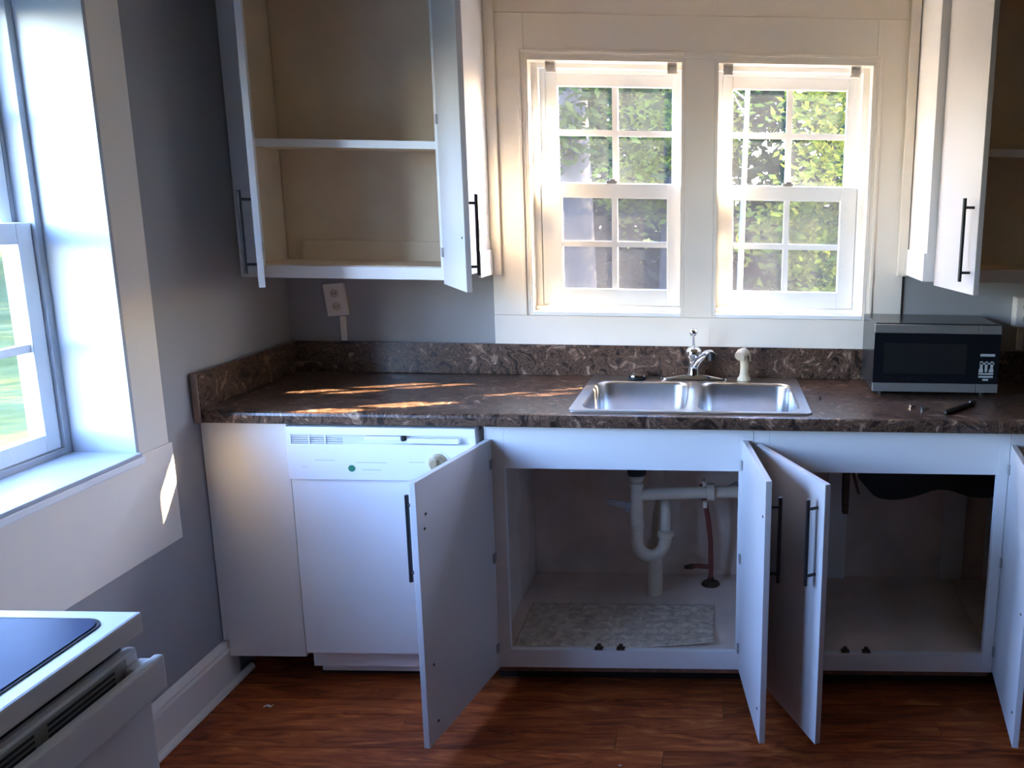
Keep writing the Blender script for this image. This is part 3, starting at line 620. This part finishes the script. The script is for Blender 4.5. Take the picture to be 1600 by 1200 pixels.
# ------------------------------------------------------------------ range in the corner of the picture
RXF, RY1, RY0, RTZ = .664, -1.860, -2.62, .93
rg = thing('kitchen_range', 'white electric range with blue-black ceramic cooktop under the tall window', 'range', (.34, -2.24, 0))
def r(*a): return [(b[0]-.34, b[1]-.34, b[2]+2.24, b[3]+2.24, b[4], b[5]) for b in a]
obj('body', B(*r((.05, .615, RY0+.004, RY1-.004, .03, RTZ-.038))), RENAMEL, rg)
tp = obj('cooktop_frame', B(*r((.05, RXF, RY0, RY1, RTZ-.037, RTZ)), bev=.005), RENAMEL, rg)
def outline(i): return [(x-.34, y_+2.24) for x, y_ in rrect(.09+i, RXF-.032-i, RY0+.03+i, RY1-.030-i, .035-i, 6)]
bm = bmesh.new(); prism(bm, outline(0), 2, RTZ+.0003, RTZ+.002); obj('glass_border', bm, HOLE, tp)
bm = bmesh.new(); prism(bm, outline(.006), 2, RTZ+.0021, RTZ+.0035); obj('ceramic_glass', bm, COOKTOP, tp)
obj('back_console', B(*r((.05, .095, RY0, RY1, RTZ+.0005, 1.10)), bev=.008), RENAMEL, rg)
obj('upper_recess', B(*r((.6155, .628, RY0+.012, RY1-.012, .80, RTZ-.0375))), HOLE, rg)
dr = obj('oven_door', B(*r((.6285, .670, RY0+.004, RY1-.010, .22, .786)), bev=.005), RENAMEL, rg)
dt = obj('door_top_trim', B(*r((.636, .658, RY0+.004, RY1-.012, .7865, .873)), bev=.009), RENAMEL, dr)
vp = obj('vent_plate', B(*r((.6582, .6610, RY0+.03, RY1-.045, .790, .866)), bev=.001), STRIP, dr)
for k in range(4):
    y1_ = RY1-.075-k*.165
    for j_ in range(4):
        z = .8275+.0095*j_
        obj('vent_slot', B(*r((.6611, .6618, y1_-.14, y1_, z, z+.0045))), HOLE, vp)
hd = obj('handle', B(*r((.684, .701, RY0+.004, RY1-.010, .792, .857)), bev=.005), RENAMEL, dr, label='broad white oven handle')
obj('handle_bracket', B(*r((.6585, .6845, RY1-.052, RY1-.012, .80, .850)), bev=.004), RENAMEL, hd)
obj('handle_bracket', B(*r((.6585, .6845, RY0+.008, RY0+.046, .80, .850)), bev=.004), RENAMEL, hd)
obj('storage_drawer', B(*r((.6285, .668, RY0+.004, RY1-.010, .04, .21)), bev=.006), RENAMEL, rg)
for x, yy in ((.09, RY0+.04), (.58, RY0+.04), (.09, RY1-.04), (.58, RY1-.04)): obj('foot', L_([(.016, 0.001), (.016, .031)], (x-.34, yy+2.24, 0), seg=12), BLACK, rg)
# scraps on the floor
def scrap(x, y_, s, label):
    bm = bmesh.new(); pts = [(-.02, 0, .001), (-.005, .004, .005), (.012, -.001, .002), (.02, .005, .007)]
    a = [bm.verts.new((p[0]*s, p[1]*s-.005*s, p[2]*s)) for p in pts]; b = [bm.verts.new((p[0]*s, p[1]*s+.006*s, p[2]*s+.001)) for p in pts]
    for i in range(3): bm.faces.new((a[i], a[i+1], b[i+1], b[i]))
    o = tag(obj('paper_scrap', bm, PAPER, loc=(x, y_, .0008)), label, 'scrap', 'paper scraps on the floor'); m = o.modifiers.new('t', 'SOLIDIFY'); m.thickness = .0006
scrap(.205, -.735, .75, 'small curled white scrap on the floor near the baseboard')
scrap(1.38, -1.005, .22, 'tiny white scrap on the floor before the sink cabinet')

# ------------------------------------------------------------------ outdoors
GZ = -.45
struct('ground', 'leaf-strewn yard sloping away outside the sink windows', 'ground', B((-1, 40, .3, 60, GZ-.2, GZ)), GRASS)
struct('ground_lawn', 'green lawn outside the tall side window', 'ground', B((-60, -.4, -40, 60, GZ-.21, GZ-.01)), LAWN)
struct('ground_rear', 'plain yard behind the room', 'ground', B((-.4, 40, -40, RY-.3, GZ-.2, GZ)), GRASS)
def tree(name, label, x, y, h, tr, cr, n, leaf, bark, z0=.35, lean=0, seed=0, cs=.16):
    rnd = random.Random(seed); t = thing(name, label, 'tree' if name != 'bush' else 'bush', (x, y, GZ), 'plants in the yard')
    bm = bmesh.new(); tube(bm, [(0, 0, 0), (lean*.3, 0, h*.3), (lean*.6, .05, h*.6), (lean, 0, h*.93)], [tr*1.2, tr, tr*.75, tr*.25], 10)
    for k in range(6):
        a = rnd.uniform(0, 6.28); zz = h*rnd.uniform(.4, .75); ll = cr*rnd.uniform(.5, .9)
        tube(bm, [(lean*zz/h, 0, zz), (lean*zz/h+ll*.5*math.cos(a), ll*.5*math.sin(a), zz+ll*.35), (lean*zz/h+ll*math.cos(a), ll*math.sin(a), zz+ll*.5)], [tr*.4, tr*.28, tr*.08], 6)
    obj('trunk', bm, bark, t, smooth=True)
    bm = bmesh.new(); cl = []
    for k in range(max(8, n//70)):
        u = rnd.uniform(0, 1); a = rnd.uniform(0, 6.28); zz = h*(z0+(1.03-z0)*u); rr = cr*math.sin(math.pi*min(1, .18+.75*u))**.7*rnd.uniform(.25, 1)
        cl.append(Vector((lean*u*.5+rr*math.cos(a), rr*math.sin(a), zz)))
    for k in range(n):
        c0 = rnd.choice(cl); sig = cr*.20
        p = c0 + Vector((rnd.gauss(0, sig), rnd.gauss(0, sig), rnd.gauss(0, sig*.7)))
        p.x = max(-cr, min(cr, p.x)); p.y = max(-cr, min(cr, p.y))
        if p.z < .1: p.z = rnd.uniform(.05, .6)
        s = cs*rnd.uniform(.6, 1.3); e1 = Vector((rnd.uniform(-1, 1), rnd.uniform(-1, 1), rnd.uniform(-.6, .6))).normalized(); e2 = e1.orthogonal().normalized()*.5
        q = [bm.verts.new(p+v) for v in (-e1*s, e2*s, e1*s, -e2*s)]; bm.faces.new(q)
    o = obj('crown', bm, leaf, t, kind='stuff')
    return t
tree('tree', 'yellow-green leafy tree seen through the upper panes of the right window', 3.4, 8.2, 5.4, .07, 1.5, 6000, LEAF_Y, BIRCH, .15, .2, 1, .075)
tree('tree', 'slim pale-barked tree behind the left panes of the right window', 1.83, 4.8, 5.6, .028, .7, 900, LEAF_G, BIRCH, .75, .12, 2, .06)
tree('tree', 'grey-trunked tree behind the lower left panes of the left window', -.05, 7.1, 6.6, .20, 1.3, 5000, LEAF_G, BARK, .40, -.1, 3, .08)
tree('tree', 'yellowish tree behind the upper right pane of the left window', .75, 11.1, 6.0, .10, 1.35, 6000, LEAF_Y, BARK, .30, .1, 4, .08)
for k, (px, py) in enumerate(((-9.6, 16.4), (-2.0, 16.4), (5.6, 16.4), (13.2, 16.4), (-13.4, 25), (-5.8, 25), (1.8, 25), (9.4, 25), (17, 25))):  # woods added to fill the panes and hold back skylight
    words = ['front row, far left', 'front row, left of centre', 'front row, right of centre', 'front row, far right', 'back row, far left', 'back row, second from left', 'back row, middle', 'back row, second from right', 'back row, far right'][k]
    tree('tree', 'tall dense tree in the woods added beyond the yard, ' + words, px, py, 12+k % 3, .25, 3.35, 9500, LEAF_D if k % 2 else LEAF_G, BARK, .0, .1, 20+k, .24)
for k, (px, py, hh, wd) in enumerate(((3.2, 11.2, 1.6, 'right window between the two thin trees'), (-1.7, 10.2, 1.3, 'left window beside the grey trunk'), (5.6, 11.2, 1.9, 'right window at its far edge'))):
    tree('bush', 'low green bush in the yard behind the ' + wd, px, py, hh, .03, .9, 2500, LEAF_G if k else LEAF_Y, BARK, .05, 0, 40+k, .055)
for k in range(5):
    py = -10 + k*7.2
    tree('tree', 'hazy tree beyond the side lawn, ' + ['closest to the street end', 'second from the street end', 'middle of that row', 'second from the back yard', 'closest to the back yard'][k], -22, py, 8, .2, 3.4, 5000, LEAF_D if k % 2 else LEAF_G, BARK, .03, .1, 60+k, .24)
